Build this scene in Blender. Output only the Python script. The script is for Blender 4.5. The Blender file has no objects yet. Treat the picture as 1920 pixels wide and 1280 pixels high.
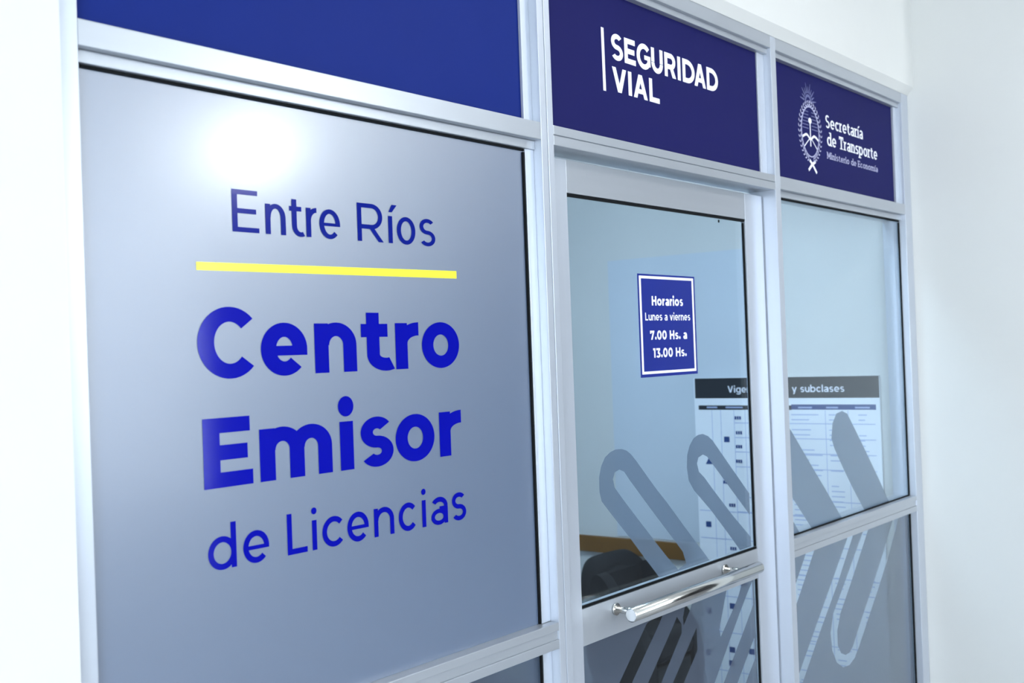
import bpy, bmesh, math, random
from mathutils import Vector, Matrix

random.seed(7)
SC = bpy.context.scene
COL = SC.collection
PI = math.pi

# ------------------------------------------------------------------ camera
cam_d = bpy.data.cameras.new('camera')
cam = bpy.data.objects.new('camera', cam_d)
COL.objects.link(cam)
R_ = Vector((0.61884292, -0.78468092, -0.03618429))
U_ = Vector((0.01513795, -0.03414258, 0.99930232))
F_ = Vector((0.78536889, 0.61895892, 0.00925044))
CAM_POS = Vector((-2.0205642, -1.53556124, 1.59842625))
M = Matrix(((R_.x, U_.x, -F_.x, CAM_POS.x), (R_.y, U_.y, -F_.y, CAM_POS.y), (R_.z, U_.z, -F_.z, CAM_POS.z), (0, 0, 0, 1)))
cam.matrix_world = M
cam_d.sensor_width = 36.0
cam_d.lens = 2150 / 1920 * 36
cam_d.clip_start = 0.05
cam_d.dof.use_dof = True
cam_d.dof.focus_distance = 2.55
cam_d.dof.aperture_fstop = 5.6
SC.camera = cam

# ------------------------------------------------------------------ world, exposure
SC.view_settings.view_transform = 'Standard'
SC.view_settings.look = 'None'
SC.view_settings.gamma = 1
SC.view_settings.use_curve_mapping = False
SC.view_settings.exposure = 0.17
SC.cycles.use_denoising = True
SC.cycles.max_bounces = 10
SC.cycles.transparent_max_bounces = 16
W = bpy.data.worlds.new('daylight')
SC.world = W
W.use_nodes = True
W.node_tree.nodes['Background'].inputs['Color'].default_value = (0.75, 0.87, 1.0, 1)
W.node_tree.nodes['Background'].inputs['Strength'].default_value = 1.0

HALL_WINDOW_GLOW = 3.9       # daylit frosted panes of the hall window behind the photographer
HALL_LAMP_GLOW = 125.0       # globe lamp mirrored in the frosted pane
FILL_GLAZING_GLOW = 12.8          # added glazing at the left end of the hall, brightens left-facing surfaces
FILL_PANEL_GLOW = 18.0       # added ceiling panel, brightens the door and the right-hand wall
ROOM_LAMP_GLOW = 42.0         # ceiling panel of the office behind the glass

# ------------------------------------------------------------------ materials
def mat(name, base, rough=0.5, metal=0.0, spec=0.5, noise=None, coat=0.0, coat_rough=0.05, emit=None, estr=0.0):
    m = bpy.data.materials.new(name)
    m.use_nodes = True
    nt = m.node_tree
    b = nt.nodes['Principled BSDF']
    b.inputs['Base Color'].default_value = (*base, 1)
    b.inputs['Roughness'].default_value = rough
    b.inputs['Metallic'].default_value = metal
    b.inputs['Specular IOR Level'].default_value = spec
    b.inputs['Coat Weight'].default_value = coat
    b.inputs['Coat Roughness'].default_value = coat_rough
    if emit:
        b.inputs['Emission Color'].default_value = (*emit, 1)
        b.inputs['Emission Strength'].default_value = estr
    if noise:
        scale, amount, bump, stretch = noise
        tc = nt.nodes.new('ShaderNodeTexCoord')
        mp = nt.nodes.new('ShaderNodeMapping')
        mp.inputs['Scale'].default_value = stretch
        nz = nt.nodes.new('ShaderNodeTexNoise')
        nz.inputs['Scale'].default_value = scale
        nz.inputs['Detail'].default_value = 4
        nt.links.new(tc.outputs['Object'], mp.inputs['Vector'])
        nt.links.new(mp.outputs['Vector'], nz.inputs['Vector'])
        rp = nt.nodes.new('ShaderNodeMapRange')
        rp.inputs['To Min'].default_value = 1 - amount
        rp.inputs['To Max'].default_value = 1 + amount
        nt.links.new(nz.outputs['Fac'], rp.inputs['Value'])
        mx = nt.nodes.new('ShaderNodeVectorMath')
        mx.operation = 'SCALE'
        mx.inputs[0].default_value = base
        nt.links.new(rp.outputs['Result'], mx.inputs['Scale'])
        nt.links.new(mx.outputs['Vector'], b.inputs['Base Color'])
        if bump:
            bp = nt.nodes.new('ShaderNodeBump')
            bp.inputs['Strength'].default_value = bump
            bp.inputs['Distance'].default_value = 0.002
            nt.links.new(nz.outputs['Fac'], bp.inputs['Height'])
            nt.links.new(bp.outputs['Normal'], b.inputs['Normal'])
    return m

def glass_mat():
    m = bpy.data.materials.new('clear_glass')
    m.use_nodes = True
    nt = m.node_tree
    nt.nodes.clear()
    out = nt.nodes.new('ShaderNodeOutputMaterial')
    tr = nt.nodes.new('ShaderNodeBsdfTransparent')
    tr.inputs['Color'].default_value = (0.92, 0.96, 0.985, 1)
    gl = nt.nodes.new('ShaderNodeBsdfGlossy')
    gl.inputs['Roughness'].default_value = 0.01
    lw = nt.nodes.new('ShaderNodeLayerWeight')
    lw.inputs['Blend'].default_value = 0.5
    pw = nt.nodes.new('ShaderNodeMath'); pw.operation = 'POWER'; pw.inputs[1].default_value = 5
    ma = nt.nodes.new('ShaderNodeMath'); ma.operation = 'MULTIPLY_ADD'
    ma.inputs[1].default_value = 0.96; ma.inputs[2].default_value = 0.04
    mx = nt.nodes.new('ShaderNodeMixShader')
    nt.links.new(lw.outputs['Facing'], pw.inputs[0])
    nt.links.new(pw.outputs[0], ma.inputs[0])
    nt.links.new(ma.outputs[0], mx.inputs['Fac'])
    nt.links.new(tr.outputs[0], mx.inputs[1])
    nt.links.new(gl.outputs[0], mx.inputs[2])
    nt.links.new(mx.outputs[0], out.inputs['Surface'])
    return m

def film_mat(name, colour, cover, haze=0.4):
    """Translucent frosted vinyl: part of the light passes straight through, the rest scatters."""
    m = bpy.data.materials.new(name)
    m.use_nodes = True
    nt = m.node_tree
    nt.nodes.clear()
    out = nt.nodes.new('ShaderNodeOutputMaterial')
    tr = nt.nodes.new('ShaderNodeBsdfTransparent')
    tr.inputs['Color'].default_value = (0.85, 0.92, 1.0, 1)
    df = nt.nodes.new('ShaderNodeBsdfDiffuse')
    df.inputs['Color'].default_value = (*colour, 1)
    tl = nt.nodes.new('ShaderNodeBsdfTranslucent')
    tl.inputs['Color'].default_value = (*colour, 1)
    m1 = nt.nodes.new('ShaderNodeMixShader'); m1.inputs['Fac'].default_value = haze
    m2 = nt.nodes.new('ShaderNodeMixShader'); m2.inputs['Fac'].default_value = cover
    nt.links.new(df.outputs[0], m1.inputs[1])
    nt.links.new(tl.outputs[0], m1.inputs[2])
    nt.links.new(tr.outputs[0], m2.inputs[1])
    nt.links.new(m1.outputs[0], m2.inputs[2])
    nt.links.new(m2.outputs[0], out.inputs['Surface'])
    return m

MT = {
    'wall': mat('white_plaster', (0.645, 0.645, 0.625), 0.75, noise=(9, 0.012, 0.15, (1, 1, 1))),
    'room_wall': mat('pale_room_paint', (0.74, 0.775, 0.82), 0.7, noise=(6, 0.01, 0.1, (1, 1, 1))),
    'blue_grey_tone': mat('pale_blue_grey', (0.58, 0.63, 0.69), 0.6, noise=(5, 0.01, 0.05, (1, 1, 1))),
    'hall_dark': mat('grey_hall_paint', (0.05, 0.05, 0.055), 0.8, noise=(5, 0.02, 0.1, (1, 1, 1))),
    'ceiling': mat('ceiling_white', (0.78, 0.78, 0.76), 0.85, noise=(12, 0.01, 0.1, (1, 1, 1))),
    'floor': mat('grey_floor_tiles', (0.26, 0.26, 0.27), 0.45, noise=(3, 0.05, 0.0, (1, 1, 1))),
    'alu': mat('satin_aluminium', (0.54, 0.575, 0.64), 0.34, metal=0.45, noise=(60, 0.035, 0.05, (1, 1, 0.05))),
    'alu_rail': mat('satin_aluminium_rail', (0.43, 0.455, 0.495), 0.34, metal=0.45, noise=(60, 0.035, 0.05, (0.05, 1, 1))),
    'steel': mat('polished_steel', (0.78, 0.77, 0.74), 0.14, metal=1.0),
    'rubber': mat('black_rubber', (0.006, 0.007, 0.008), 0.8, spec=0.1),
    'slot': mat('dark_slot', (0.06, 0.07, 0.10), 0.6),
    'silver_film': mat('silver_frosted_film', (0.078, 0.118, 0.200), 0.40, metal=0.0, spec=1.0, noise=(300, 0.02, 0.0, (1, 1, 1)), coat=0.6, coat_rough=0.18),
    'navy': mat('navy_sign_vinyl', (0.0125, 0.013, 0.085), 0.55, spec=0.04, noise=(2.5, 0.06, 0.0, (1, 1, 1))),
    'royal': mat('royal_blue_sign_vinyl', (0.0075, 0.020, 0.155), 0.5, spec=0.06, noise=(2.5, 0.06, 0.0, (1, 1, 1))),
    'letter_blue': mat('royal_blue_vinyl', (0.003, 0.005, 0.30), 0.07, spec=0.6),
    'letter_navy': mat('dark_blue_vinyl', (0.006, 0.013, 0.19), 0.07, spec=0.45),
    'yellow': mat('yellow_vinyl', (0.95, 0.86, 0.06), 0.2, spec=0.5),
    'white_vinyl': mat('white_vinyl', (0.86, 0.87, 0.95), 0.35),
    'pale_vinyl': mat('pale_lilac_vinyl', (0.42, 0.42, 0.62), 0.35),
    'faint_vinyl': mat('faint_lilac_vinyl', (0.10, 0.11, 0.27), 0.35),
    'sign_blue': mat('bright_navy_plastic', (0.014, 0.026, 0.22), 0.25),
    'paper': mat('white_chart_print', (0.86, 0.88, 0.92), 0.4),
    'ink_black': mat('black_chart_ink', (0.012, 0.016, 0.022), 0.4),
    'ink_blue': mat('blue_chart_ink', (0.02, 0.06, 0.22), 0.5),
    'ink_pale': mat('pale_blue_chart_ink', (0.42, 0.50, 0.74), 0.5),
    'wood': mat('brown_varnished_wood', (0.17, 0.075, 0.010), 0.5, noise=(14, 0.35, 0.1, (1, 0.06, 1))),
    'black_fabric': mat('black_chair_fabric', (0.007, 0.007, 0.008), 0.9, noise=(200, 0.2, 0.2, (1, 1, 1))),
    'black_plastic': mat('black_plastic', (0.006, 0.006, 0.007), 0.6),
    'glass': glass_mat(),
    'loop_film': film_mat('grey_frosted_vinyl', (0.21, 0.245, 0.305), 0.86, 0.35),
    'lower_film': film_mat('grey_frosted_film', (0.165, 0.17, 0.21), 0.76, 0.35),
    'window_glow': mat('daylit_frosted_pane', (0.8, 0.8, 0.8), 0.5, emit=(0.80, 0.90, 1.0), estr=HALL_WINDOW_GLOW),
    'fill_glazing_glow': mat('fill_glazing_pane', (0.8, 0.8, 0.8), 0.5, emit=(0.78, 0.895, 1.0), estr=FILL_GLAZING_GLOW),
    'lamp_glow': mat('lit_lamp_diffuser', (0.9, 0.9, 0.9), 0.5, emit=(0.92, 0.97, 1.0), estr=HALL_LAMP_GLOW),
    'fill_panel_glow': mat('fill_panel_diffuser', (0.9, 0.9, 0.9), 0.5, emit=(1.0, 0.975, 0.94), estr=FILL_PANEL_GLOW),
    'room_lamp_glow': mat('lit_room_diffuser', (0.9, 0.9, 0.9), 0.5, emit=(0.62, 0.82, 1.0), estr=ROOM_LAMP_GLOW),
    'lamp_rim': mat('white_lamp_rim', (0.8, 0.8, 0.8), 0.4),
}

MT['silver_film'].node_tree.nodes['Principled BSDF'].inputs['IOR'].default_value = 1.88

# ------------------------------------------------------------------ builders
def tag(o, label=None, cat=None, group=None, kind=None):
    if label: o['label'] = label
    if cat: o['category'] = cat
    if group: o['group'] = group
    if kind: o['kind'] = kind
    return o

def empty(name, loc, label, cat, group=None, kind=None):
    o = bpy.data.objects.new(name, None)
    o.empty_display_size = 0.1
    o.location = loc
    COL.objects.link(o)
    return tag(o, label, cat, group, kind)

def link(name, me, material, parent=None, label=None):
    o = bpy.data.objects.new(name, me)
    me.materials.append(MT[material])
    COL.objects.link(o)
    if parent:
        o.parent = parent
        o.matrix_parent_inverse = Matrix.Translation(-parent.location)
    if label: o['label'] = label
    return o

class MB:
    def __init__(self): self.bm = bmesh.new()
    def box(self, x0, x1, y0, y1, z0, z1, bevel=0.0):
        g = bmesh.ops.create_cube(self.bm, size=1.0)
        vs = g['verts']
        for v in vs:
            v.co = Vector((x0 + (v.co.x + .5) * (x1 - x0), y0 + (v.co.y + .5) * (y1 - y0), z0 + (v.co.z + .5) * (z1 - z0)))
        if bevel:
            es = list({e for v in vs for e in v.link_edges})
            bmesh.ops.bevel(self.bm, geom=es, offset=bevel, segments=2, affect='EDGES', profile=0.6)
        return self
    def prism(self, pts, axis, a, b):
        """closed outline extruded along an axis (pts are the two other coordinates, in xyz order)"""
        def co(p, t):
            return {'x': (t, p[0], p[1]), 'y': (p[0], t, p[1]), 'z': (p[0], p[1], t)}[axis]
        lo = [self.bm.verts.new(co(p, a)) for p in pts]
        hi = [self.bm.verts.new(co(p, b)) for p in pts]
        n = len(pts)
        self.bm.faces.new(lo); self.bm.faces.new(list(reversed(hi)))
        for i in range(n):
            self.bm.faces.new((lo[i], hi[i], hi[(i + 1) % n], lo[(i + 1) % n]))
        return self
    def tube(self, pts, radius, seg=16, caps=True, squash=None):
        pts = [Vector(p) for p in pts]
        rings = []
        for i, p in enumerate(pts):
            t = (pts[min(i + 1, len(pts) - 1)] - pts[max(i - 1, 0)]).normalized()
            ref = Vector((0, 0, 1)) if abs(t.z) < 0.9 else Vector((1, 0, 0))
            a = t.cross(ref).normalized(); b = t.cross(a).normalized()
            r = radius[i] if isinstance(radius, (list, tuple)) else radius
            ra, rb = (r, r) if not squash else (r * squash[0], r * squash[1])
            rings.append([self.bm.verts.new(p + a * (ra * math.cos(2 * PI * k / seg)) + b * (rb * math.sin(2 * PI * k / seg))) for k in range(seg)])
        for i in range(len(rings) - 1):
            for k in range(seg):
                f = self.bm.faces.new((rings[i][k], rings[i][(k + 1) % seg], rings[i + 1][(k + 1) % seg], rings[i + 1][k]))
                f.smooth = True
        if caps:
            self.bm.faces.new(rings[0]); self.bm.faces.new(list(reversed(rings[-1])))
        return self
    def build(self, name, material, parent=None, label=None):
        bmesh.ops.recalc_face_normals(self.bm, faces=self.bm.faces[:])
        me = bpy.data.meshes.new(name)
        self.bm.to_mesh(me); self.bm.free()
        return link(name, me, material, parent, label)

def front(y):
    """maps drawing coordinates (u right, v up) to a plane that faces the hall"""
    return lambda u, v: (u, y, v)
def side(x):
    """maps (u = y, v = z) to a plane that faces -x (the right-hand wall)"""
    return lambda u, v: (x, u, v)

class Flat:
    """flat vinyl or print: convex pieces laid in one plane"""
    def __init__(self, where): self.w = where; self.polys = []; self.step = 0
    def poly(self, pts, same=False):
        if not same: self.step += 1
        self.polys.append((self.step, list(pts))); return self
    def bar(self, u0, u1, v0, v1): return self.poly([(u0, v0), (u1, v0), (u1, v1), (u0, v1)])
    def ring(self, cx, cy, rx, ry, tu, tv, a0=0, a1=360, n=48):
        """elliptic ring sector with outer radii rx, ry and thickness tu across, tv up"""
        k = max(6, int(n * abs(a1 - a0) / 360))
        for i in range(k):
            A = [math.radians(a0 + (a1 - a0) * j / k) for j in (i, i + 1)]
            o = [(cx + rx * math.cos(a), cy + ry * math.sin(a)) for a in A]
            q = [(cx + (rx - tu) * math.cos(a), cy + (ry - tv) * math.sin(a)) for a in A]
            self.poly([o[0], o[1], q[1], q[0]], i > 0)
        return self
    def disc(self, cx, cy, rx, ry, n=28):
        return self.poly([(cx + rx * math.cos(2 * PI * k / n), cy + ry * math.sin(2 * PI * k / n)) for k in range(n)])
    def stroke(self, pts, w):
        n = len(pts); L = []; Rr = []
        for i in range(n):
            a = pts[max(i - 1, 0)]; b = pts[min(i + 1, n - 1)]
            dx, dy = b[0] - a[0], b[1] - a[1]; d = math.hypot(dx, dy) or 1
            wi = w[i] if isinstance(w, (list, tuple)) else w
            nx, ny = -dy / d * wi / 2, dx / d * wi / 2
            L.append((pts[i][0] + nx, pts[i][1] + ny)); Rr.append((pts[i][0] - nx, pts[i][1] - ny))
        for i in range(n - 1):
            self.poly([L[i], L[i + 1], Rr[i + 1], Rr[i]], i > 0)
        return self
    def build(self, name, material, parent=None, label=None):
        bm = bmesh.new()
        o = Vector(self.w(0, 0)); n = (Vector(self.w(1, 0)) - o).cross(Vector(self.w(0, 1)) - o).normalized()
        for st, p in self.polys:
            vs = [bm.verts.new(Vector(self.w(*q)) + n * (st % 24) * 1.2e-5) for q in p]   # overlapping pieces never lie in one plane
            try: bm.faces.new(vs)
            except ValueError: pass
        bmesh.ops.recalc_face_normals(bm, faces=bm.faces[:])
        me = bpy.data.meshes.new(name)
        bm.to_mesh(me); bm.free()
        return link(name, me, material, parent, label)

def sheet(where, outline, holes=(), thick=0.0):
    """a flat sheet with cut-outs, filled with a 2D curve and turned into a mesh"""
    cu = bpy.data.curves.new('outline', 'CURVE')
    cu.dimensions = '2D'; cu.fill_mode = 'BOTH'
    for pts in [outline] + list(holes):
        s = cu.splines.new('POLY')
        s.points.add(len(pts) - 1)
        for p, q in zip(s.points, pts): p.co = (q[0], q[1], 0, 1)
        s.use_cyclic_u = True
    o = bpy.data.objects.new('outline', cu)
    COL.objects.link(o)
    me = bpy.data.meshes.new_from_object(o.evaluated_get(bpy.context.evaluated_depsgraph_get()))
    bpy.data.objects.remove(o); bpy.data.curves.remove(cu)
    for v in me.vertices: v.co = Vector(where(v.co.x, v.co.y))
    me.materials.clear()
    return me

def smooth_loop(pts, times=2):
    for _ in range(times):
        out = []
        n = len(pts)
        for i in range(n):
            a, b = pts[i], pts[(i + 1) % n]
            out.append((a[0] * .75 + b[0] * .25, a[1] * .75 + b[1] * .25))
            out.append((a[0] * .25 + b[0] * .75, a[1] * .25 + b[1] * .75))
        pts = out
    return pts

# ---- geometric sans glyphs, each fitted to its own box
def spline(pts, n=10):
    out = []
    P = [pts[0]] + list(pts) + [pts[-1]]
    for i in range(1, len(P) - 2):
        for k in range(n):
            t = k / n
            c = []
            for j in range(len(pts[0])):
                p0, p1, p2, p3 = P[i - 1][j], P[i][j], P[i + 1][j], P[i + 2][j]
                c.append(.5 * (2 * p1 + (p2 - p0) * t + (2 * p0 - 5 * p1 + 4 * p2 - p3) * t * t + (3 * p1 - p0 - 3 * p2 + p3) * t ** 3))
            out.append(tuple(c))
    out.append(tuple(pts[-1]))
    return out

def glyph(F, ch, x0, x1, b, h, sv, sh, cap=None, serif=False):
    """h: height of the body of the letter (x-height or capitals), sv / sh: stem and bar weight"""
    w = x1 - x0; cx = (x0 + x1) / 2; cy = b + h / 2; t = b + h
    ov = h * 0.018
    if serif:
        e = sv * .75; q = sh * .62
        def foot(x): F.bar(x - e, x + sv + e, b, b + q)
        def head(x, z): F.bar(x - e, x + sv, z - q, z)
        if ch in 'nmrihTMd' or ch == 'í':
            if ch == 'T':
                foot(cx - sv / 2); F.bar(x0, x0 + sv * .7, t - h * .26, t); F.bar(x1 - sv * .7, x1, t - h * .26, t)
            elif ch == 'd': head(x1 - sv, b + cap); F.bar(x1 - sv, x1 + e, b, b + q)
            elif ch == 'M': foot(x0); foot(x1 - sv); head(x0, t); F.bar(x1 - sv, x1 + e, t - q, t)
            else:
                foot(x0); head(x0, t)
                if ch in 'nm': foot(x1 - sv)
                if ch == 'm': foot(x0 + (w - sv) / 2)
        elif ch == 'p': foot_z = b - h * .38; F.bar(x0 - e, x0 + sv + e, foot_z, foot_z + q); head(x0, t)
        elif ch == 'E': F.bar(x1 - sv * .6, x1, b, b + h * .26); F.bar(x1 - sv * .6, x1, t - h * .26, t); F.bar(x0 - e, x0, b, b + q); F.bar(x0 - e, x0, t - q, t)
    if ch in 'oO':
        F.ring(cx, cy, w / 2, h / 2 + ov, sv, sh)
    elif ch in 'cC':
        F.ring(cx + w * .04, cy, w * .54, h / 2 + ov, sv, sh, 42, 318)
    elif ch == 'e':
        F.ring(cx, cy, w / 2, h / 2 + ov, sv, sh, 0, 316)
        F.bar(x0 + sv * .6, x1 - .002 * w, cy - sh * .44, cy + sh * .24)
        F.bar(x1 - sv, x1 - .002 * w, cy - sh * .44, cy + .001)
    elif ch == 'G':
        F.ring(cx + w * .03, cy, w * .53, h / 2 + ov, sv, sh, 42, 325)
        F.bar(x1 - sv, x1, b + h * .14, cy + sh * .3)
        F.bar(cx + w * .05, x1, cy - sh * .55, cy + sh * .3)
    elif ch == 'n' or ch == 'h':
        F.bar(x0, x0 + sv, b, t)
        rx = (x1 - x0 - sv * .05) / 2; ry = h * .46
        F.ring(x1 - rx, t + ov - ry, rx, ry, sv, sh, 0, 180)
        F.bar(x1 - sv, x1, b, t + ov - ry)
    elif ch == 'm':
        F.bar(x0, x0 + sv, b, t)
        mid = x0 + (w - sv) / 2
        ry = h * .44
        for l, r in ((x0 + sv * .03, mid + sv), (mid + sv * .03, x1)):
            rx = (r - l) / 2
            F.ring(r - rx, t + ov - ry, rx, ry, sv, sh, 0, 180)
            F.bar(r - sv, r, b, t + ov - ry)
    elif ch == 'r':
        F.bar(x0, x0 + sv, b, t)
        rx = w - sv * .05; ry = h * .46
        F.ring(x1, t + ov - ry, rx, ry, rx - (w - sv), sh * 1.05, 90, 180)
    elif ch == 't':
        F.bar(x0 + w * .19, x0 + w * .19 + sv, b + h * .3, t + h * .24)
        F.bar(x0, x0 + w * .92, t - sh, t)
        rx = (w - w * .19) * .82; ry = h * .36
        F.ring(x0 + w * .19 + rx, b - ov + ry, rx, ry, sv, sh, 180, 296)
    elif ch == 'i':
        F.bar(cx - sv / 2, cx + sv / 2, b, t)
        F.disc(cx - sv * .0, t + h * (.31 if sv > h * .2 else .30), sv * .58, sv * .56)
    elif ch == 'í':
        F.bar(cx - sv / 2, cx + sv / 2, b, t)
        F.poly([(cx - sv * .35, t + h * .14), (cx + sv * .45, t + h * .14), (cx + sv * 1.7, t + h * .42), (cx + sv * .45, t + h * .42)])
    elif ch == 'l':
        F.bar(cx - sv / 2, cx + sv / 2, b, b + cap)
    elif ch == 'u':
        F.bar(x1 - sv, x1, b, t)
        ry = h * .46
        F.ring((x0 + x1 - sv * .05) / 2, b - ov + ry, (w - sv * .05) / 2, ry, sv, sh, 180, 360)
        F.bar(x0, x0 + sv, b - ov + ry, t)
    elif ch in 'bp':
        F.ring(cx, cy, w / 2, h / 2 + ov, sv, sh)
        F.bar(x0, x0 + sv, b if ch == 'b' else b - h * .38, b + cap if ch == 'b' else t)
    elif ch == 'g':
        F.ring(cx, cy, w / 2, h / 2 + ov, sv, sh)
        F.bar(x1 - sv, x1, b - h * .12, t)
        F.ring(cx, b - h * .12, w / 2, h * .27, sv, sh, 205, 360)
    elif ch in 'vy':
        F.poly([(x0, t), (x0 + sv * 1.08, t), (cx + sv * .55, b), (cx - sv * .55, b)])
        lo = b if ch == 'v' else b - h * .38
        sl = (w - sv * 1.08) / 2 / h
        F.poly([(x1 - sv * 1.08, t), (x1, t), (cx + sv * .55 - sl * (b - lo), lo), (cx - sv * .55 - sl * (b - lo), lo)])
    elif ch == 'H':
        F.bar(x0, x0 + sv, b, t); F.bar(x1 - sv, x1, b, t); F.bar(x0, x1, cy - sh / 2, cy + sh / 2)
    elif ch == 'T':
        F.bar(cx - sv / 2, cx + sv / 2, b, t); F.bar(x0, x1, t - sh, t)
    elif ch == 'M':
        F.bar(x0, x0 + sv, b, t); F.bar(x1 - sv, x1, b, t)
        F.poly([(x0, t), (x0 + sv * 1.1, t), (cx + sv * .5, b + h * .22), (cx - sv * .5, b + h * .22)])
        F.poly([(x1 - sv * 1.1, t), (x1, t), (cx + sv * .5, b + h * .22), (cx - sv * .5, b + h * .22)])
    elif ch == '0':
        F.ring(cx, cy, w / 2, h / 2 + ov, sv, sh)
    elif ch == '1':
        F.bar(x1 - sv, x1, b, t); F.bar(x0, x1, t - sh, t)
    elif ch == '7':
        F.bar(x0, x1, t - sh, t); F.bar(x0, x0 + sv * .9, t - h * .34, t)
        F.poly([(x1 - sv * 1.1, t - sh * .5), (x1, t - sh * .5), (x0 + w * .18 + sv * 1.05, b), (x0 + w * .18, b)])
    elif ch == '3':
        F.bar(x0 + w * .05, x1 - w * .06, t - sh, t)
        F.poly([(x1 - w * .06 - sv, t - sh * .6), (x1 - w * .06, t - sh * .6), (cx + sv * .6, cy + h * .06), (cx - sv * .5, cy + h * .06)])
        F.ring(cx - w * .02, b + h * .30 - ov, w * .52, h * .31, sv, sh, -150, 105)
    elif ch == '.':
        F.disc(cx, b + sv * .58, sv * .62, sv * .58, 14)
    elif ch == 's' or ch == 'S':
        sb = min(sh * .92, h * .245); hh = h + 2 * ov
        ry = (hh + sb) / 4; sw = min(sv * .95, w * .40)
        F.ring(cx + w * .01, t + ov - ry, w * .475, ry, sw, sb, 36, 272)
        F.ring(cx + w * .01, b - ov + ry, w * .49, ry, sw, sb, -148, 92)
    elif ch == 'd':
        F.ring(cx, cy, w / 2, h / 2 + ov, sv, sh)
        F.bar(x1 - sv, x1, b, b + cap)
    elif ch == 'a':
        F.bar(x1 - sv, x1, b, t - h * .35)
        rx = w * .50; ry = h * .36
        F.ring(x1 - rx, t + ov - ry, rx, ry, sv, sh, 0, 148)
        F.ring(x0 + (w - sv * .3) / 2, b + h * .29 - ov, (w - sv * .3) / 2, h * .30, sv * .95, sh * .85)
        F.bar(cx, x1 - sv * .2, b + h * .505, b + h * .505 + sh * .82)
    elif ch == 'L':
        F.bar(x0, x0 + sv, b, t); F.bar(x0, x1, b, b + sh)
    elif ch == 'E':
        F.bar(x0, x0 + sv, b, t)
        F.bar(x0, x1, b, b + sh); F.bar(x0, x1 - w * .04, t - sh, t); F.bar(x0, x1 - w * .10, cy - sh * .5, cy + sh * .5)
    elif ch == 'I':
        F.bar(x0, x1, b, t)
    elif ch == 'D':
        F.bar(x0, x0 + sv, b, t)
        rx = w * .62
        F.bar(x0, x1 - rx, b, b + sh); F.bar(x0, x1 - rx, t - sh, t)
        F.ring(x1 - rx, cy, rx, h / 2, sv, sh, -90, 90)
    elif ch == 'U':
        ry = h * .42
        F.bar(x0, x0 + sv, b + ry, t); F.bar(x1 - sv, x1, b + ry, t)
        F.ring(cx, b + ry - ov, w / 2, ry, sv, sh, 180, 360)
    elif ch == 'R':
        F.bar(x0, x0 + sv, b, t)
        ry = h * .335; rx = w * .42; yc = t - ry
        F.bar(x0, x1 - rx, t - sh, t); F.bar(x0, x1 - rx, t - 2 * ry, t - 2 * ry + sh)
        F.ring(x1 - rx - w * .03, yc, rx, ry, sv, sh, -90, 90)
        F.poly([(cx - w * .08, t - 2 * ry + sh * .5), (cx - w * .08 + sv * 1.15, t - 2 * ry + sh * .5), (x1, b), (x1 - sv * 1.2, b)])
    elif ch == 'A':
        F.poly([(x0, b), (x0 + sv * 1.08, b), (cx + sv * .55, t), (cx - sv * .55, t)])
        F.poly([(x1 - sv * 1.08, b), (x1, b), (cx + sv * .55, t), (cx - sv * .55, t)])
        F.bar(x0 + w * .22, x1 - w * .22, b + h * .2, b + h * .2 + sh * .9)
    elif ch == 'V':
        F.poly([(x0, t), (x0 + sv * 1.08, t), (cx + sv * .55, b), (cx - sv * .55, b)])
        F.poly([(x1 - sv * 1.08, t), (x1, t), (cx + sv * .55, b), (cx - sv * .55, b)])

ADV = dict(a=.50, b=.57, c=.50, d=.57, e=.55, g=.57, i=.17, l=.15, m=.86, n=.50, o=.58, p=.57, r=.31, s=.44, t=.37, u=.50, v=.55, y=.55,
           H=.60, L=.46, S=.54, T=.58, M=.74, V=.66, E=.50, R=.56)
ADV.update({'0': .56, '1': .27, '3': .52, '7': .52, '.': .16, ' ': .22, 'í': .19})
def setline(where, body, u0, u1, base, cap, xh, sv, sh, material, parent, label=None, gap=.085, serif=False):
    """one line of geometric sans (or slab serif) lettering spread between u0 and u1"""
    F = Flat(where); made = []
    tot = sum(ADV[c] for c in body) + gap * (len(body) - 1)
    k = (u1 - u0) / tot
    x = u0
    for c in body:
        w = ADV[c] * k
        if c != ' ':
            if c in 'il' or c == 'í':
                x0, x1 = x + w / 2 - sv / 2, x + w / 2 + sv / 2
            else: x0, x1 = x, x + w
            glyph(F, c, x0, x1, base, cap if (c.isupper() or c.isdigit()) else xh, sv, sh, cap * 1.05, serif)
        else:
            made.append(F); F = Flat(where)
        x += w + gap * k
    for f in made + [F]: f.build('lettering', material, parent, label)

def glyph_line(where, items, base, material, parent, label, sv, sh):
    F = Flat(where); made = []; last = None
    for it in items:
        if last is not None and it[1] - last > 0.035:      # a new word
            made.append(F); F = Flat(where)
        last = it[2]
        ch, x0, x1, h = it[:4]
        glyph(F, ch, x0, x1, base, h, sv, sh, it[4] if len(it) > 4 else None)
    for f in made + [F]: f.build('lettering', material, parent, label)

# ------------------------------------------------------------------ the setting
S = 'structure'
def struct(name, mb, material, label, cat):
    return tag(mb.build(name, material), label, cat, None, S)

XR = 2.40          # face of the wall that closes the storefront on the right
CEIL = 3.15
struct('floor', MB().box(-3.6, 6.2, -4.8, 3.2, -0.1, 0.0), 'floor', 'grey floor of the hall and the office', 'floor')
struct('ceiling', MB().box(-3.6, 6.2, -4.8, 3.2, CEIL, CEIL + 0.1), 'ceiling', 'white ceiling over the hall and the office', 'ceiling')
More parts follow.
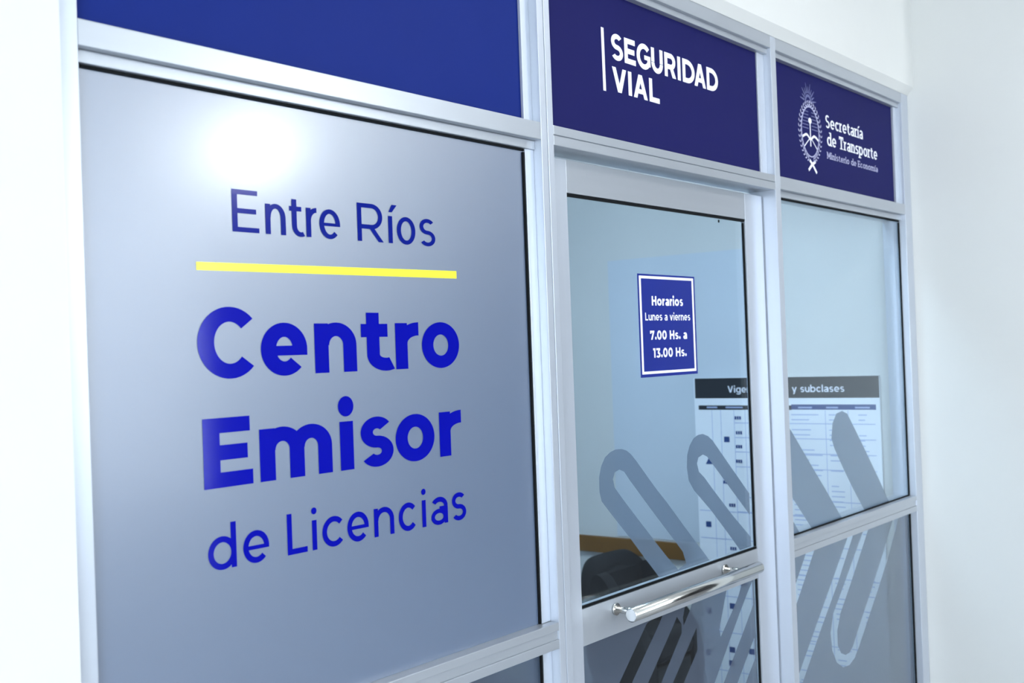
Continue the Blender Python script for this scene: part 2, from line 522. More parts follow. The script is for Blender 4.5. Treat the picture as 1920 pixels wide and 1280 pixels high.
# plaster above the storefront, its lower arris sloping back to the frame
struct('wall_front', MB().prism([(-0.055, CEIL), (-0.055, 2.556), (-0.032, 2.528), (0.12, 2.528), (0.12, CEIL)], 'x', -1.14, XR), 'wall',
       'white plaster wall above the blue sign panels', 'wall')
struct('wall_left', MB().box(-3.6, -1.142, -0.055, 0.12, 0, CEIL), 'wall', 'white wall left of the aluminium storefront', 'wall')
struct('wall_right', MB().box(XR, XR + 0.14, -0.66, 3.2, 0, CEIL), 'wall', 'white wall running forward at the right end of the storefront', 'wall')
struct('wall_back', MB().box(-1.6, XR, 3.1, 3.2, 0, CEIL), 'room_wall', 'pale back wall of the office behind the glass', 'wall')
struct('wall_inner', MB().box(-1.6, -1.5, 0.12, 3.1, 0, CEIL), 'room_wall', 'pale side wall of the office behind the frosted pane', 'wall')
WX0, WX1, WZ0, WZ1 = 0.2, 2.63, 0.75, 2.65
hb = MB()
hb.box(-3.6, WX0, -4.8, -4.66, 0, CEIL).box(WX1, WX1 + .02, -4.8, -4.66, 0, CEIL).box(WX0, WX1, -4.8, -4.66, 0, WZ0).box(WX0, WX1, -4.8, -4.66, WZ1, CEIL)
struct('wall_hall_back', hb, 'wall', 'white hall wall with a wide window opposite the storefront', 'wall')
struct('wall_hall_far', MB().box(WX1 + .02, 6.2, -4.8, -4.66, 0, CEIL), 'hall_dark', 'dark grey hall wall right of the wide window', 'wall')
EY0, EY1, EZ0, EZ1 = -4.5, -1.9, 0.3, 2.6
struct('wall_hall_left', MB().box(-3.7, -3.6, -4.8, EY0, 0, CEIL).box(-3.7, -3.6, EY1, -0.055, 0, CEIL).box(-3.7, -3.6, EY0, EY1, 0, EZ0).box(-3.7, -3.6, EY0, EY1, EZ1, CEIL), 'wall', 'white wall at the left end of the hall', 'wall')
struct('wall_hall_right', MB().box(6.2, 6.3, -4.8, 0, 0, CEIL), 'hall_dark', 'dark grey wall at the far right end of the hall', 'wall')
struct('wall_hall_front', MB().box(XR + 0.14, 6.2, -0.1, 0.0, 0, CEIL), 'hall_dark', 'dark grey hall wall beyond the right-hand pier', 'wall')

w2 = empty('window_2', (1.45, -4.73, WZ0), 'wide daylit frosted window in the hall opposite the storefront', 'window', kind=S)
fr = MB()
fr.box(WX0, WX1, -4.76, -4.70, WZ0, WZ0 + .05).box(WX0, WX1, -4.76, -4.70, WZ1 - .05, WZ1)
for k in range(5):
    x = WX0 + k * (WX1 - WX0 - .05) / 4
    fr.box(x, x + .05, -4.76, -4.70, WZ0 + .05, WZ1 - .05)
fr.build('window_frame', 'alu', w2)
for k in range(4):
    x = WX0 + .05 + k * (WX1 - WX0 - .05) / 4
    MB().box(x, x + (WX1 - WX0 - .05) / 4 - .05, -4.735, -4.73, WZ0 + .05, WZ1 - .05).build('pane', 'window_glow', w2)

w3 = empty('fill_glazing', (-3.65, -3.2, EZ0), 'added glowing glazing that lights the storefront from the left end of the hall', 'window', kind=S)  # unseen glazing, added to brighten the right-hand wall and mullion returns
fr = MB()
fr.box(-3.68, -3.62, EY0, EY1, EZ0, EZ0 + .05).box(-3.68, -3.62, EY0, EY1, EZ1 - .05, EZ1)
for k in range(4):
    y = EY0 + k * (EY1 - EY0 - .05) / 3
    fr.box(-3.68, -3.62, y, y + .05, EZ0 + .05, EZ1 - .05)
fr.build('window_frame', 'alu', w3)
for k in range(3):
    y = EY0 + .05 + k * (EY1 - EY0 - .05) / 3
    MB().box(-3.655, -3.65, y, y + (EY1 - EY0 - .05) / 3 - .05, EZ0 + .05, EZ1 - .05).build('pane', 'fill_glazing_glow', w3)

# brown chair rail and a thin, slightly darker blue-grey sheet on the office side of the right-hand wall
struct('trim_1', MB().box(XR - 0.022, XR - 0.0003, 1.0, 3.09, 0.658, 0.732, 0.004), 'wood', 'brown wooden rail along the office wall left of the chart', 'trim')
struct('wall_sheet', MB().box(XR - 0.004, XR - 0.0003, 0.60, 1.37, 0.74, 2.0), 'blue_grey_tone', 'thin blue grey sheet, slightly darker than the office wall, behind the chart', 'wall panel')

# ------------------------------------------------------------------ the aluminium storefront
YF, YB = -0.03, 0.06
w1 = empty('window_1', (0.6, 0.0, 0.0), 'aluminium storefront frame with transoms, mullions and clear panes', 'window', kind=S)
def ab(name, *bx, m='alu', bev=0.0015, label=None):
    mb = MB()
    for q in bx: mb.box(*q, bev)
    return mb.build(name, m, w1, label)
ZT = 2.53
ab('jamb', (-1.141, -1.099, YF, YB, 0, ZT))
ab('jamb', (2.329, XR - .0005, YF, YB, 0, ZT))
ab('mullion', (0.0206, 0.0432, YF, YB, 0, ZT), (0.0432, 0.0458, YF + .006, YB, 0, ZT), (0.0458, 0.068, YF, YB, 0, ZT))
ab('mullion', (1.2055, 1.2400, YF, YB, 0, ZT))
LB, DB, RB = (-1.099, 0.0206), (0.068, 1.2055), (1.24, 2.329)
for a, b in (LB, DB, RB):
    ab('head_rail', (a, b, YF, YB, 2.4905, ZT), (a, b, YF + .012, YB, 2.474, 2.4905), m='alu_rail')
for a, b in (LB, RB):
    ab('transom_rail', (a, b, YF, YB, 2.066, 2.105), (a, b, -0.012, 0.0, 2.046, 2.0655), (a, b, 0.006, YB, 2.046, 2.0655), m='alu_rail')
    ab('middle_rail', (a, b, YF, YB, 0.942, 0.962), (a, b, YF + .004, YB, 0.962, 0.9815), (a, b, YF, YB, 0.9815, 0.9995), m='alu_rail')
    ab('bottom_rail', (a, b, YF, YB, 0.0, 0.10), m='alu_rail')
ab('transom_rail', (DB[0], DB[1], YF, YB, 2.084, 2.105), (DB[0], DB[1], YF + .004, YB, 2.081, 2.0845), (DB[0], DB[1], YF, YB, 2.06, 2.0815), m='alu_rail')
# snap-in glazing beads beside the glass
ab('glazing_bead', (-0.011, 0.0206, -0.008, -0.0003, 1.0, 2.046))
ab('glazing_bead', (-0.011, 0.0206, -0.008, -0.0003, 2.105, 2.474))
ab('glazing_bead', (-0.011, 0.0206, -0.008, -0.0003, 0.10, 0.942))
ab('glazing_bead', (1.160, 1.2055, -0.006, -0.0003, 2.105, 2.474))
ab('glazing_bead', (2.296, 2.329, -0.010, -0.0003, 2.105, 2.474))
def pane(par, x0, x1, y, z0, z1):
    return MB().box(x0, x1, y, y + .005, z0, z1).build('pane', 'glass', par)
pane(w1, LB[0], LB[1], 0.0, 0.9995, 2.046)
pane(w1, RB[0], RB[1], 0.0, 0.9995, 2.046)
pane(w1, LB[0], LB[1], 0.0, 0.10, 0.942)
pane(w1, RB[0], RB[1], 0.0, 0.10, 0.942)
def gasket(par, *bx):
    mb = MB()
    for q in bx: mb.box(*q)
    return mb.build('gasket', 'rubber', par, 'black rubber glazing gasket')
gasket(w1, (LB[0], -0.011, -0.0045, -0.0012, 2.0405, 2.0455), (-0.0165, -0.0112, -0.006, -0.0012, 1.0, 2.038))
gasket(w1, (RB[0], 2.328, -0.005, -0.0004, 2.0400, 2.0455), (2.322, 2.3288, -0.005, -0.0004, 1.004, 2.038), (RB[0], 2.328, -0.005, -0.0004, 0.9997, 1.0035))
gasket(w1, (LB[0], -0.011, -0.0055, -0.0012, 0.934, 0.9415), (-0.0165, -0.0112, -0.006, -0.0012, 0.10, 0.934))
gasket(w1, (2.320, 2.3288, -0.005, -0.0004, 0.10, 0.9415))

# ------------------------------------------------------------------ the door
DY0, DY1, DG = 0.015, 0.055, 0.025
d1 = empty('door_1', (0.64, DY0, 0.0), 'aluminium framed glass door with a steel bar handle', 'door', kind=S)
def db(name, *bx, m='alu', label=None):
    mb = MB()
    for q in bx: mb.box(*q, 0.0012)
    return mb.build(name, m, d1, label)
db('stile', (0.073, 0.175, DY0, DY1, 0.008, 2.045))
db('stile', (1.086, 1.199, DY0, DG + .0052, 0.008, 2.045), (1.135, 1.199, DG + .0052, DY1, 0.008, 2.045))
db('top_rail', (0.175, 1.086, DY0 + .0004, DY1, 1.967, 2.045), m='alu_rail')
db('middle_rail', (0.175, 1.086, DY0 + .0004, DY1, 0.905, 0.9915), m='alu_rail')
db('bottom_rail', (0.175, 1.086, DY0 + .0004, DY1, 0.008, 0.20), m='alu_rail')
pane(d1, 0.175, 1.086, DG, 0.9915, 1.967)
pane(d1, 0.175, 1.086, DG, 0.20, 0.905)
gasket(d1, (0.176, 1.0855, DG - .007, DG - .0003, 1.9595, 1.9665), (1.0795, 1.0857, DG - .005, DG - .0003, 0.999, 1.957), (0.176, 1.0855, DG - .006, DG - .0003, 0.992, 0.9975))
gasket(d1, (1.0795, 1.0857, DG - .005, DG - .0003, 0.20, 0.9045), (0.176, 0.1795, DG - .005, DG - .0003, 0.20, 0.9045))
db('hinge_slot', (0.1065, 0.1095, DY0 - .0006, DY0 + .0005, 0.852, 0.916), m='slot', label='narrow dark slot in the hinge stile')
hz, hy = 0.9655, -0.055
hd = MB().tube([(0.275, hy, hz), (0.2765, hy, hz), (0.9475, hy, hz), (0.949, hy, hz)], [0.0140, 0.0165, 0.0165, 0.0140], 32).build('pull_handle', 'steel', d1, 'round polished steel bar handle')
for x in (0.315, 0.875):
    MB().tube([(x, hy, hz), (x, DY0 - .004, hz)], 0.0085, 20).tube([(x, DY0 - .005, hz), (x, DY0 - .0003, hz)], 0.015, 24).build('handle_post', 'steel', hd)
db('drop_screw', (0.9315, 0.9365, DG - .004, DG - .0004, 1.948, 1.956), m='rubber', label='small dark screw under the top gasket')

# ------------------------------------------------------------------ blue panels above the glazing
GR = 'blue sign panels above the glazing'
def blue_panel(x0, x1, label, m='navy'):
    t = empty('sign_panel', ((x0 + x1) / 2, 0.002, 2.105), label, 'sign', GR)
    MB().box(x0, x1, 0.0, 0.005, 2.1055, 2.474).build('panel', m, t)
    return t
blue_panel(LB[0], LB[1], 'plain royal blue sign panel above the lettered frosted pane', 'royal')
sp = blue_panel(DB[0], DB[1], 'dark blue sign panel above the door with two lines of white capitals')
ft = front(-0.0008)
F = Flat(ft); F.poly([(0.3225, 2.228), (0.3345, 2.228), (0.3330, 2.383), (0.3210, 2.383)]); F.build('rule', 'white_vinyl', sp, 'upright white rule')
H = 0.0640
glyph_line(ft, [('S', 0.363, 0.4175, H), ('E', 0.4246, 0.4770, H), ('G', 0.4822, 0.5490, H), ('U', 0.5532, 0.6115, H), ('R', 0.6201, 0.6790, H),
                ('I', 0.6880, 0.7040, H), ('D', 0.7149, 0.7812, H), ('A', 0.7790, 0.8440, H), ('D', 0.8500, 0.9160, H)], 2.3135, 'white_vinyl', sp, None, 0.0155, 0.0135)
glyph_line(ft, [('V', 0.3646, 0.4290, 0.061), ('I', 0.4375, 0.4535, 0.061), ('A', 0.4617, 0.5290, 0.061), ('L', 0.5380, 0.5884, 0.061)], 2.2335, 'white_vinyl', sp, None, 0.0155, 0.0135)

sp = blue_panel(RB[0], RB[1], 'dark blue sign panel with a white crest and small serif lettering, over the right pane')
setline(ft, 'Secretaría', 1.672, 2.003, 2.3155, 0.0425, 0.0300, 0.0098, 0.0056, 'white_vinyl', sp, None, .10, True)
setline(ft, 'de Transporte', 1.680, 2.137, 2.2560, 0.0435, 0.0300, 0.0098, 0.0056, 'white_vinyl', sp, None, .10, True)
setline(ft, 'Ministerio de Economía', 1.676, 2.137, 2.2110, 0.0225, 0.0155, 0.0052, 0.0030, 'pale_vinyl', sp, None, .12, True)
# coat of arms: wreath, oval field, hands with pike and cap, rising sun, bow
cx, cz = 1.545, 2.284
E_ = Flat(ft)
E_.ring(cx, cz, 0.072, 0.084, 0.006, 0.004)
for i in range(34):
    a = math.radians(-82 + i * 344 / 33 + 0) - math.radians(0)
    a = math.radians(-90 + 12 + i * (336 / 33))
    px, pz = cx + .083 * math.cos(a), cz + .093 * math.sin(a)
    tx, tz = -math.sin(a) * (1 if math.cos(a) > 0 else -1), math.cos(a) * (1 if math.cos(a) > 0 else -1)
    for s in (-1, 1):
        ox, oz = math.cos(a) * s * .008, math.sin(a) * s * .008
        E_.poly([(px, pz), (px + tx * .009 + ox * .5, pz + tz * .007 + oz * .3), (px + tx * .014 + ox * 1.3, pz + tz * .012 + oz * 1.2), (px + tx * .004 + ox * 1.2, pz + tz * .004 + oz)])
E_.build('crest_wreath', 'pale_vinyl', sp)
E_ = Flat(ft)
E_.bar(cx - .0035, cx + .0035, cz - .048, cz + .040)
E_.disc(cx, cz + .036, .013, .010, 14)
E_.stroke(spline([(cx - .062, cz - .022), (cx - .03, cz - .012), (cx - .002, cz - .026)]), .008)
E_.stroke(spline([(cx + .062, cz - .022), (cx + .03, cz - .012), (cx + .002, cz - .026)]), .008)
E_.stroke([(cx - .05, cz - .052), (cx, cz - .018), (cx + .05, cz - .052)], .004)
E_.build('crest_field', 'white_vinyl', sp)
E_ = Flat(ft)
for k in range(6):
    z = cz + .008 + k * .011
    hw = .062 * math.sqrt(max(0.05, 1 - ((z - cz) / .084) ** 2))
    E_.bar(cx - hw, cx - .012, z, z + .0028); E_.bar(cx + .012, cx + hw, z, z + .0028)
E_.build('crest_stripes', 'faint_vinyl', sp)
E_ = Flat(ft)
E_.ring(cx - .008, cz + .096, .026, .026, .009, .009, 0, 180)
for k in range(11):
    a = math.radians(8 + k * 16.4)
    r0, r1 = .030, .052 if k % 2 else .064
    E_.stroke([(cx - .008 + r0 * math.cos(a), cz + .096 + r0 * math.sin(a)), (cx - .008 + r1 * math.cos(a), cz + .096 + r1 * math.sin(a))], [.007, .002])
E_.build('crest_sun', 'faint_vinyl', sp)
E_ = Flat(ft)
E_.stroke(spline([(cx - .024, cz - .128), (cx + .004, cz - .108), (cx + .034, cz - .094)]), .010)
E_.stroke(spline([(cx + .040, cz - .132), (cx + .010, cz - .108), (cx - .014, cz - .094)]), .010)
E_.build('crest_bow', 'white_vinyl', sp)

# ------------------------------------------------------------------ lettered frosted pane on the left
fs = empty('frosted_sign', (-0.54, 0.0, 1.0), 'silver frosted sheet with blue lettering and a yellow line on the large left pane', 'sign')
MB().box(LB[0] + .001, -0.0112, -0.0010, -0.0002, 1.0, 2.0455).build('film', 'silver_film', fs)
fl = front(-0.0016)
glyph_line(fl, [('E', -0.8112, -0.7550, 0.0712), ('n', -0.7412, -0.6964, 0.0520), ('t', -0.6881, -0.6575, 0.0520), ('r', -0.6495, -0.6246, 0.0520), ('e', -0.6185, -0.5682, 0.0520),
                ('R', -0.5245, -0.4565, 0.0712), ('í', -0.4433, -0.4312, 0.0520), ('o', -0.4196, -0.3677, 0.0520), ('s', -0.3565, -0.3100, 0.0525)],
           1.8152, 'letter_navy', fs, 'thin dark blue lettering', 0.0112, 0.0083)
Flat(fl).poly([(-0.8860, 1.7486), (-0.2494, 1.7525), (-0.2494, 1.7678), (-0.8860, 1.7619)]).build('rule', 'yellow', fs, 'yellow line')
SV, SH = 0.0332, 0.0247
X = 0.0885
def big(items, base): return glyph_line(fl, items, base, 'letter_blue', fs, 'heavy royal blue lettering', SV, SH)
big([('C', -0.8893, -0.7690, 0.1145), ('e', -0.7606, -0.6571, X), ('n', -0.6398, -0.5375, X), ('t', -0.5251, -0.4491, X - .0012), ('r', -0.4344, -0.3692, X), ('o', -0.3603, -0.2492, X)], 1.5735)
big([('E', -0.8848, -0.7856, 0.1135), ('m', -0.7703, -0.6065, X), ('i', -0.5865, -0.5535, X), ('s', -0.5379, -0.4498, X + .002), ('o', -0.4433, -0.3333, X), ('r', -0.3180, -0.2516, X)], 1.3950)
x = 0.0525
glyph_line(fl, [('d', -0.8818, -0.8252, x, 0.0745), ('e', -0.8114, -0.7570, x), ('L', -0.7170, -0.6719, 0.0705), ('i', -0.6605, -0.6495, x), ('c', -0.6367, -0.5848, x),
                ('e', -0.5762, -0.5222, x), ('n', -0.5081, -0.4551, x), ('c', -0.4423, -0.3933, x), ('i', -0.3770, -0.3655, x), ('a', -0.3507, -0.3015, x), ('s', -0.2896, -0.2455, x + .002)],
           1.2630, 'letter_blue', fs, 'medium royal blue lettering', 0.0108, 0.0098)

# ------------------------------------------------------------------ opening hours sign on the door glass
hs = empty('hours_sign', (0.633, DG, 1.52), 'small blue opening hours sign with a white border on the door glass', 'sign')
MB().box(0.4858, 0.7800, DG - .0016, DG - .0004, 1.5208, 1.7880).build('panel', 'sign_blue', hs)
fh = front(DG - .0022)
B = Flat(fh); bw, bh = 0.0092, 0.0068
B.bar(0.4908, 0.7718, 1.5288, 1.5288 + bh).bar(0.4908, 0.7718, 1.7830 - bh, 1.7830).bar(0.4908, 0.4908 + bw, 1.5288, 1.7830).bar(0.7718 - bw, 0.7718, 1.5288, 1.7830)
B.build('border', 'white_vinyl', hs, 'thin white border')
setline(fh, 'Horarios', 0.550, 0.7112, 1.7066, 0.0246, 0.0182, 0.0070, 0.0056, 'white_vinyl', hs)
setline(fh, 'Lunes a viernes', 0.515, 0.7478, 1.6676, 0.0200, 0.0148, 0.0042, 0.0034, 'white_vinyl', hs)
setline(fh, '7.00 Hs. a', 0.536, 0.7272, 1.6174, 0.0236, 0.0175, 0.0068, 0.0054, 'white_vinyl', hs)
setline(fh, '13.00 Hs.', 0.548, 0.7207, 1.5706, 0.0244, 0.0180, 0.0068, 0.0054, 'white_vinyl', hs)

# ------------------------------------------------------------------ frosted vinyl shapes
DD = front(DG + .0065)
RD = front(0.0065)
def vinyl(name, me, label, cat, material, group=None):
    return tag(link(name, me, material), label, cat, group)
L1 = [(0.297, 1.228), (0.289, 1.251), (0.2895, 1.287), (0.300, 1.313), (0.318, 1.333), (0.343, 1.344), (0.366, 1.348), (0.393, 1.347), (0.416, 1.341), (0.436, 1.330),
      (0.461, 1.310), (0.509, 1.267), (0.560, 1.222), (0.600, 1.190), (0.690, 1.111), (0.822, 0.9985), (0.552, 0.9985), (0.474, 1.069), (0.417, 1.122), (0.347, 1.183)]
S1 = [(0.399, 1.215), (0.356, 1.255), (0.350, 1.276), (0.359, 1.292), (0.380, 1.297), (0.402, 1.289), (0.430, 1.262), (0.493, 1.206), (0.544, 1.161), (0.640, 1.078),
      (0.676, 1.046), (0.692, 1.012), (0.648, 1.003), (0.592, 1.047), (0.528, 1.102), (0.448, 1.172)]
vinyl('loop_decal', sheet(DD, L1, [S1]), 'grey frosted slanted loop on the door glass, just right of its left stile', 'decal', 'loop_film', 'frosted loops on the glass')
L2 = [(0.748, 1.203), (0.722, 1.232), (0.7145, 1.268), (0.719, 1.302), (0.734, 1.326), (0.757, 1.344), (0.781, 1.351), (0.808, 1.352), (0.838, 1.344), (0.863, 1.330),
      (0.890, 1.308), (0.936, 1.270), (0.985, 1.230), (1.030, 1.193), (1.0765, 1.155), (1.0765, 0.9985), (1.005, 0.9985), (0.935, 1.058), (0.840, 1.136)]
S2 = [(0.812, 1.229), (0.780, 1.250), (0.771, 1.273), (0.780, 1.289), (0.806, 1.295), (0.829, 1.287), (0.857, 1.265), (0.904, 1.228), (0.949, 1.192), (1.074, 1.092), (1.074, 1.027), (0.963, 1.108), (0.864, 1.186)]
vinyl('loop_decal', sheet(DD, L2, [S2]), 'grey frosted slanted loop over the chart, at the right edge of the door glass', 'decal', 'loop_film', 'frosted loops on the glass')
B3 = [(1.245, 1.391), (1.33, 1.319), (1.405, 1.254), (1.487, 1.183), (1.563, 1.118), (1.685, 1.011), (1.699, 1.0), (1.452, 1.0), (1.387, 1.055), (1.327, 1.106), (1.245, 1.175)]
vinyl('band_decal', sheet(RD, B3), 'grey frosted slanted band at the lower left of the right pane', 'decal', 'loop_film', 'frosted bands on the right pane')
B4 = [(1.686, 1.352), (1.735, 1.358), (1.779, 1.346), (1.811, 1.317), (1.907, 1.228), (2.0, 1.138), (2.057, 1.083), (2.113, 1.025), (2.140, 1.0), (1.900, 1.0), (1.8, 1.090), (1.733, 1.157), (1.700, 1.192), (1.658, 1.238), (1.637, 1.272), (1.651, 1.322)]
vinyl('band_decal', sheet(RD, B4), 'grey frosted slanted band with a rounded top in the middle of the right pane', 'decal', 'loop_film', 'frosted bands on the right pane')
B5 = [(1.245, 1.105), (1.325, 1.033), (1.360, 1.0), (1.245, 1.0)]
vinyl('band_decal', sheet(RD, B5), 'small grey frosted corner at the bottom left of the right pane', 'decal', 'loop_film', 'frosted bands on the right pane')

slot_a = [(0.482, 0.894), (0.520, 0.9015), (0.562, 0.9015), (0.545, 0.883), (0.406, 0.766), (0.317, 0.690), (0.245, 0.690)]
slot_b = [(0.611, 0.860), (0.633, 0.880), (0.655, 0.856), (0.654, 0.832), (0.547, 0.733), (0.480, 0.675), (0.400, 0.675)]
slot_c = [(0.678, 0.9015), (0.7155, 0.9015), (0.702, 0.882), (0.666, 0.850), (0.664, 0.872)]
slot_d = [(0.915, 0.9015), (1.010, 0.9015), (0.983, 0.868), (0.944, 0.834), (0.869, 0.776), (0.862, 0.797)]
slot_c2 = [(0.735, 0.830), (0.735, 0.768), (0.653, 0.697), (0.570, 0.625), (0.500, 0.625), (0.598, 0.712)]
slot_e = [(1.035, 0.862), (1.0735, 0.894), (1.0735, 0.825), (1.012, 0.766), (0.965, 0.724), (0.883, 0.650), (0.800, 0.575), (0.735, 0.575), (0.835, 0.668), (0.912, 0.745), (0.972, 0.803)]
slot_f = [(1.048, 0.706), (1.0735, 0.728), (1.0735, 0.668), (0.998, 0.601), (0.920, 0.530), (0.870, 0.530), (0.960, 0.624)]
vinyl('frosted_film', sheet(DD, [(0.176, 0.201), (1.085, 0.201), (1.085, 0.9045), (0.176, 0.9045)], [slot_a, slot_b, slot_c, slot_c2, slot_d, slot_e, slot_f]),
      'grey frosted film with clear slanted slots on the lower door glass', 'frosted film', 'lower_film', 'frosted films on the lower panes')
line1 = [(1.415, 0.9405), (1.480, 0.9405), (1.336, 0.800), (1.260, 0.730), (1.260, 0.790)]
line2 = [(1.757, 0.9405), (1.803, 0.9405), (1.642, 0.789), (1.501, 0.674), (1.365, 0.555), (1.275, 0.478), (1.250, 0.505), (1.319, 0.568), (1.459, 0.688), (1.595, 0.803)]
line3 = [(1.895, 0.9405), (1.943, 0.9405), (1.756, 0.772), (1.655, 0.686), (1.622, 0.632), (1.624, 0.585), (1.649, 0.555), (1.684, 0.541), (1.718, 0.541), (1.752, 0.556), (1.828, 0.624), (1.934, 0.712), (2.048, 0.812), (2.184, 0.9405),
         (2.242, 0.9405), (2.114, 0.804), (1.990, 0.696), (1.888, 0.612), (1.807, 0.545), (1.763, 0.514), (1.714, 0.500), (1.662, 0.505), (1.612, 0.532), (1.577, 0.580), (1.570, 0.640), (1.595, 0.696), (1.701, 0.781)]
vinyl('frosted_film', sheet(RD, [(1.241, 0.101), (2.328, 0.101), (2.328, 0.9415), (1.241, 0.9415)], [line1, line2, line3]),
      'grey frosted film with thin clear outlines on the lower right pane', 'frosted film', 'lower_film', 'frosted films on the lower panes')
vinyl('frosted_film', sheet(RD, [(-1.098, 0.101), (0.0200, 0.101), (0.0200, 0.9415), (-1.098, 0.9415)]),
      'plain grey frosted film on the lower left pane, under the lettered sheet', 'frosted film', 'lower_film', 'frosted films on the lower panes')

# ------------------------------------------------------------------ chart on the office wall
PX = 2.388
ch = empty('wall_chart', (PX, 0.53, 0.10), 'tall white licence chart with a black title band on the office wall', 'poster')
PY0, PY1 = 0.119, 0.940
MB().box(PX, XR - .0042, PY0, PY1, 0.10, 1.4555).build('board', 'paper', ch)
hf = side(PX - .0008); hf2 = side(PX - .0014)
Flat(hf).bar(PY0 + .001, PY1 - .005, 1.3685, 1.4548).build('title_band', 'ink_black', ch, 'black title band')
setline(lambda u, v: hf2(-u, v), 'Vigencia clase y subclases', -0.777, -0.261, 1.3925, 0.0285, 0.0210, 0.0052, 0.0044, 'white_vinyl', ch)
F = Flat(hf)
F.bar(0.490, 0.920, 1.3195, 1.3380); F.build('column_bar', 'ink_black', ch, 'black column heading bar')
Flat(hf).bar(0.135, 0.490, 1.3210, 1.3420).build('column_bar', 'ink_blue', ch, 'dark blue column heading bar')
for y0, y1 in ((0.88, 0.83), (0.79, 0.71), (0.60, 0.52), (0.46, 0.40), (0.34, 0.29), (0.22, 0.16)):
    Flat(hf2).bar(y1, y0, 1.3265, 1.3325).build('column_word', 'ink_pale', ch, 'pale column heading')
F = Flat(hf)
for z in (1.262, 1.200, 1.139, 1.076, 0.948, 0.885):
    F.bar(0.140, 0.750, z, z + .0035)
for z in (0.882, 0.764, 0.640, 0.520, 0.365, 0.20):
    F.bar(0.140, 0.932, z, z + .0035)
for y in (0.857, 0.815, 0.752, 0.700, 0.345, 0.250):
    F.bar(y - .0012, y + .0012, 0.14, 1.318)
random.seed(4)
z = 1.298
while z > 0.15:
    for y1, y0 in ((0.492, 0.36 + random.random() * .06), (0.33, 0.27 + random.random() * .03), (0.208, 0.165 + random.random() * .02)):
        if random.random() < 0.8: F.bar(y0, y1, z, z + .0042)
    z -= 0.0205
F.build('table_print', 'ink_pale', ch, 'pale blue table rows')
for y, z in ((0.735, 1.285), (0.732, 1.222), (0.734, 1.163), (0.736, 1.101), (0.800, 1.010), (0.776, 0.913), (0.779, 0.728), (0.735, 0.66), (0.735, 0.58)):
    F = Flat(hf2)
    for k in range(3):
        F.bar(y - .015 + k * .0105, y - .015 + k * .0105 + .0082, z - .007, z + .007)
    F.build('class_mark', 'ink_blue', ch, 'small dark class code')
for y, z in ((0.790, 1.193), (0.892, 0.825), (0.905, 0.453), (0.917, 0.270), (0.793, 0.482), (0.801, 0.295), (0.806, 0.237), (0.710, 0.299), (0.79, 0.60)):
    Flat(hf2).bar(y - .013, y + .013, z - .012, z + .012).build('class_mark', 'ink_blue', ch, 'dark square class mark')
Flat(hf2).poly([(0.861, 1.085), (0.895, 1.085), (0.878, 1.115)]).build('class_mark', 'ink_blue', ch, 'dark triangular class mark')

# ------------------------------------------------------------------ black armchair behind the door
oc = empty('armchair', (2.14, 1.09, 0.0), 'black round-backed armchair behind the door, below the brown rail', 'chair')
def rbox(mb, cx, cy, cz, sx, sy, sz, rad, seg=5):
    g = bmesh.ops.create_cube(mb.bm, size=1.0)
    for v in g['verts']: v.co = Vector((cx + v.co.x * sx, cy + v.co.y * sy, cz + v.co.z * sz))
    es = list({e for v in g['verts'] for e in v.link_edges})
    r = bmesh.ops.bevel(mb.bm, geom=es, offset=rad, segments=seg, affect='EDGES', profile=0.5)
    for f in r['faces']: f.smooth = True
# padded backrest with a rounded top, dished a little
mb = MB()
out = []
N = 44
cxb, cyb, zb = 2.143, 1.245, 0.452
for k in range(N):
    a = 2 * PI * k / N
    ca, sa = math.cos(a), math.sin(a)
    e = 0.50
    out.append((math.copysign(abs(ca) ** e, ca) * 0.228, math.copysign(abs(sa) ** e, sa) * 0.262))
layers = []
for t, sc in ((-0.050, 0.80), (-0.040, 0.94), (0.0, 1.0), (0.030, 0.97), (0.040, 0.82)):
    layers.append([mb.bm.verts.new((cxb + u * sc, cyb + t - 0.03 * (u / .228) ** 2 + v * 0.06, zb + v * sc)) for u, v in out])
for i in range(len(layers) - 1):
    for k in range(N):
        f = mb.bm.faces.new((layers[i][k], layers[i][(k + 1) % N], layers[i + 1][(k + 1) % N], layers[i + 1][k])); f.smooth = True
mb.bm.faces.new(layers[0]); mb.bm.faces.new(list(reversed(layers[-1])))
mb.build('backrest', 'black_fabric', oc)
mb = MB(); rbox(mb, 2.14, 1.055, 0.355, 0.29, 0.27, 0.12, 0.035); mb.build('seat', 'black_fabric', oc)
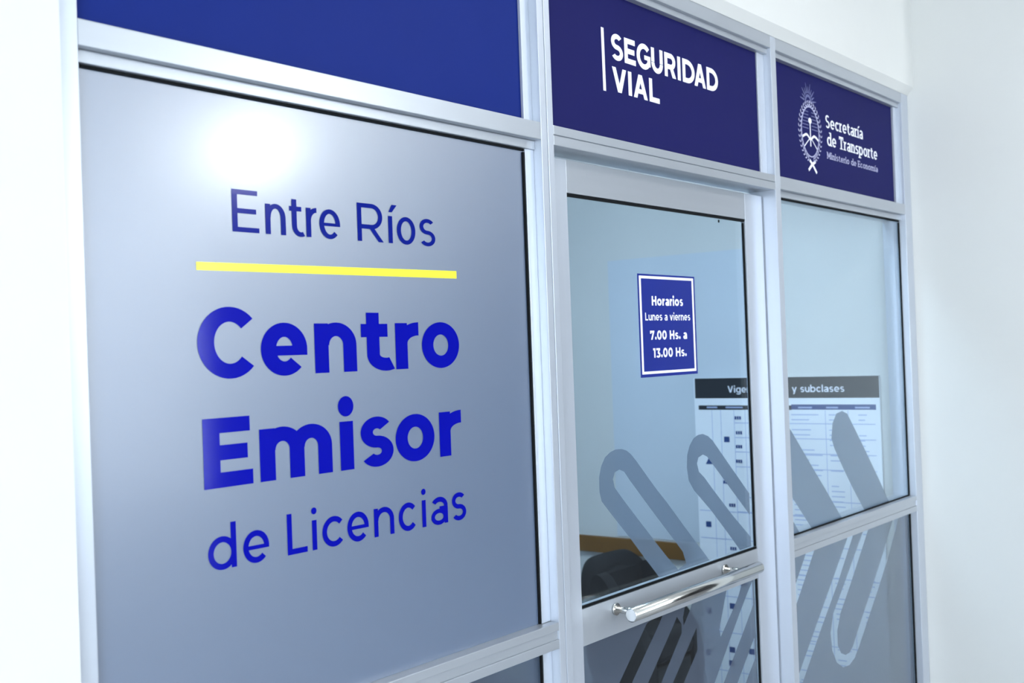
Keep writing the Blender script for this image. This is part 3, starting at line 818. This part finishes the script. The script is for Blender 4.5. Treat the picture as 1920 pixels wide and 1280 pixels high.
mb = MB(); rbox(mb, 2.14, 1.08, 0.175, 0.285, 0.28, 0.22, 0.012, 2); mb.build('base', 'black_plastic', oc)
arm = spline([(1.205, 0.07), (1.205, 0.45), (1.200, 0.62), (1.170, 0.662), (1.130, 0.640), (1.092, 0.585), (1.055, 0.528), (0.985, 0.445), (0.945, 0.385), (0.933, 0.300), (0.940, 0.07)], 5)
for s_ in (-1, 1):
    xx = 2.14 + s_ * 0.188
    MB().prism(arm, 'x', xx - .034, xx + .034).build('armrest', 'black_fabric', oc)
for dx in (-.19, .19):
    for y in (0.965, 1.185):
        MB().tube([(2.14 + dx, y, 0.001), (2.14 + dx, y, 0.072)], [.014, .02], 12).build('foot', 'black_plastic', oc)

# ------------------------------------------------------------------ lamps
t = empty('ceiling_lamp', (2.83, -4.38, CEIL), 'round lit globe lamp under the hall ceiling', 'lamp')
MB().tube([(2.83, -4.38, CEIL - .0005), (2.83, -4.38, CEIL - .015), (2.83, -4.38, CEIL - .02)], [.07, .07, .05], 24).build('housing', 'lamp_rim', t)
g = MB()
bmesh.ops.create_uvsphere(g.bm, u_segments=32, v_segments=20, radius=.155)
for v in g.bm.verts: v.co += Vector((2.83, -4.38, CEIL - .183))
for f in g.bm.faces: f.smooth = True
g.build('globe', 'lamp_glow', t)
t = empty('ceiling_lamp', (0.55, 0.50, CEIL - .05), 'square lit ceiling lamp inside the office', 'lamp')
MB().box(0.20, .90, 0.15, .85, CEIL - .05, CEIL - .0005).build('housing', 'lamp_rim', t)
MB().box(.23, .87, 0.18, .82, CEIL - .056, CEIL - .0505).build('diffuser', 'room_lamp_glow', t)

t = empty('ceiling_lamp', (1.0, -1.5, CEIL - .05), 'added slim ceiling panel that brightens the door and the right-hand wall', 'lamp')  # unseen lamp, added for more light on the door side
MB().box(.57, 1.43, -1.70, -1.30, CEIL - .05, CEIL - .0005).build('housing', 'lamp_rim', t)
MB().box(.60, 1.40, -1.67, -1.33, CEIL - .056, CEIL - .0505).build('diffuser', 'fill_panel_glow', t)
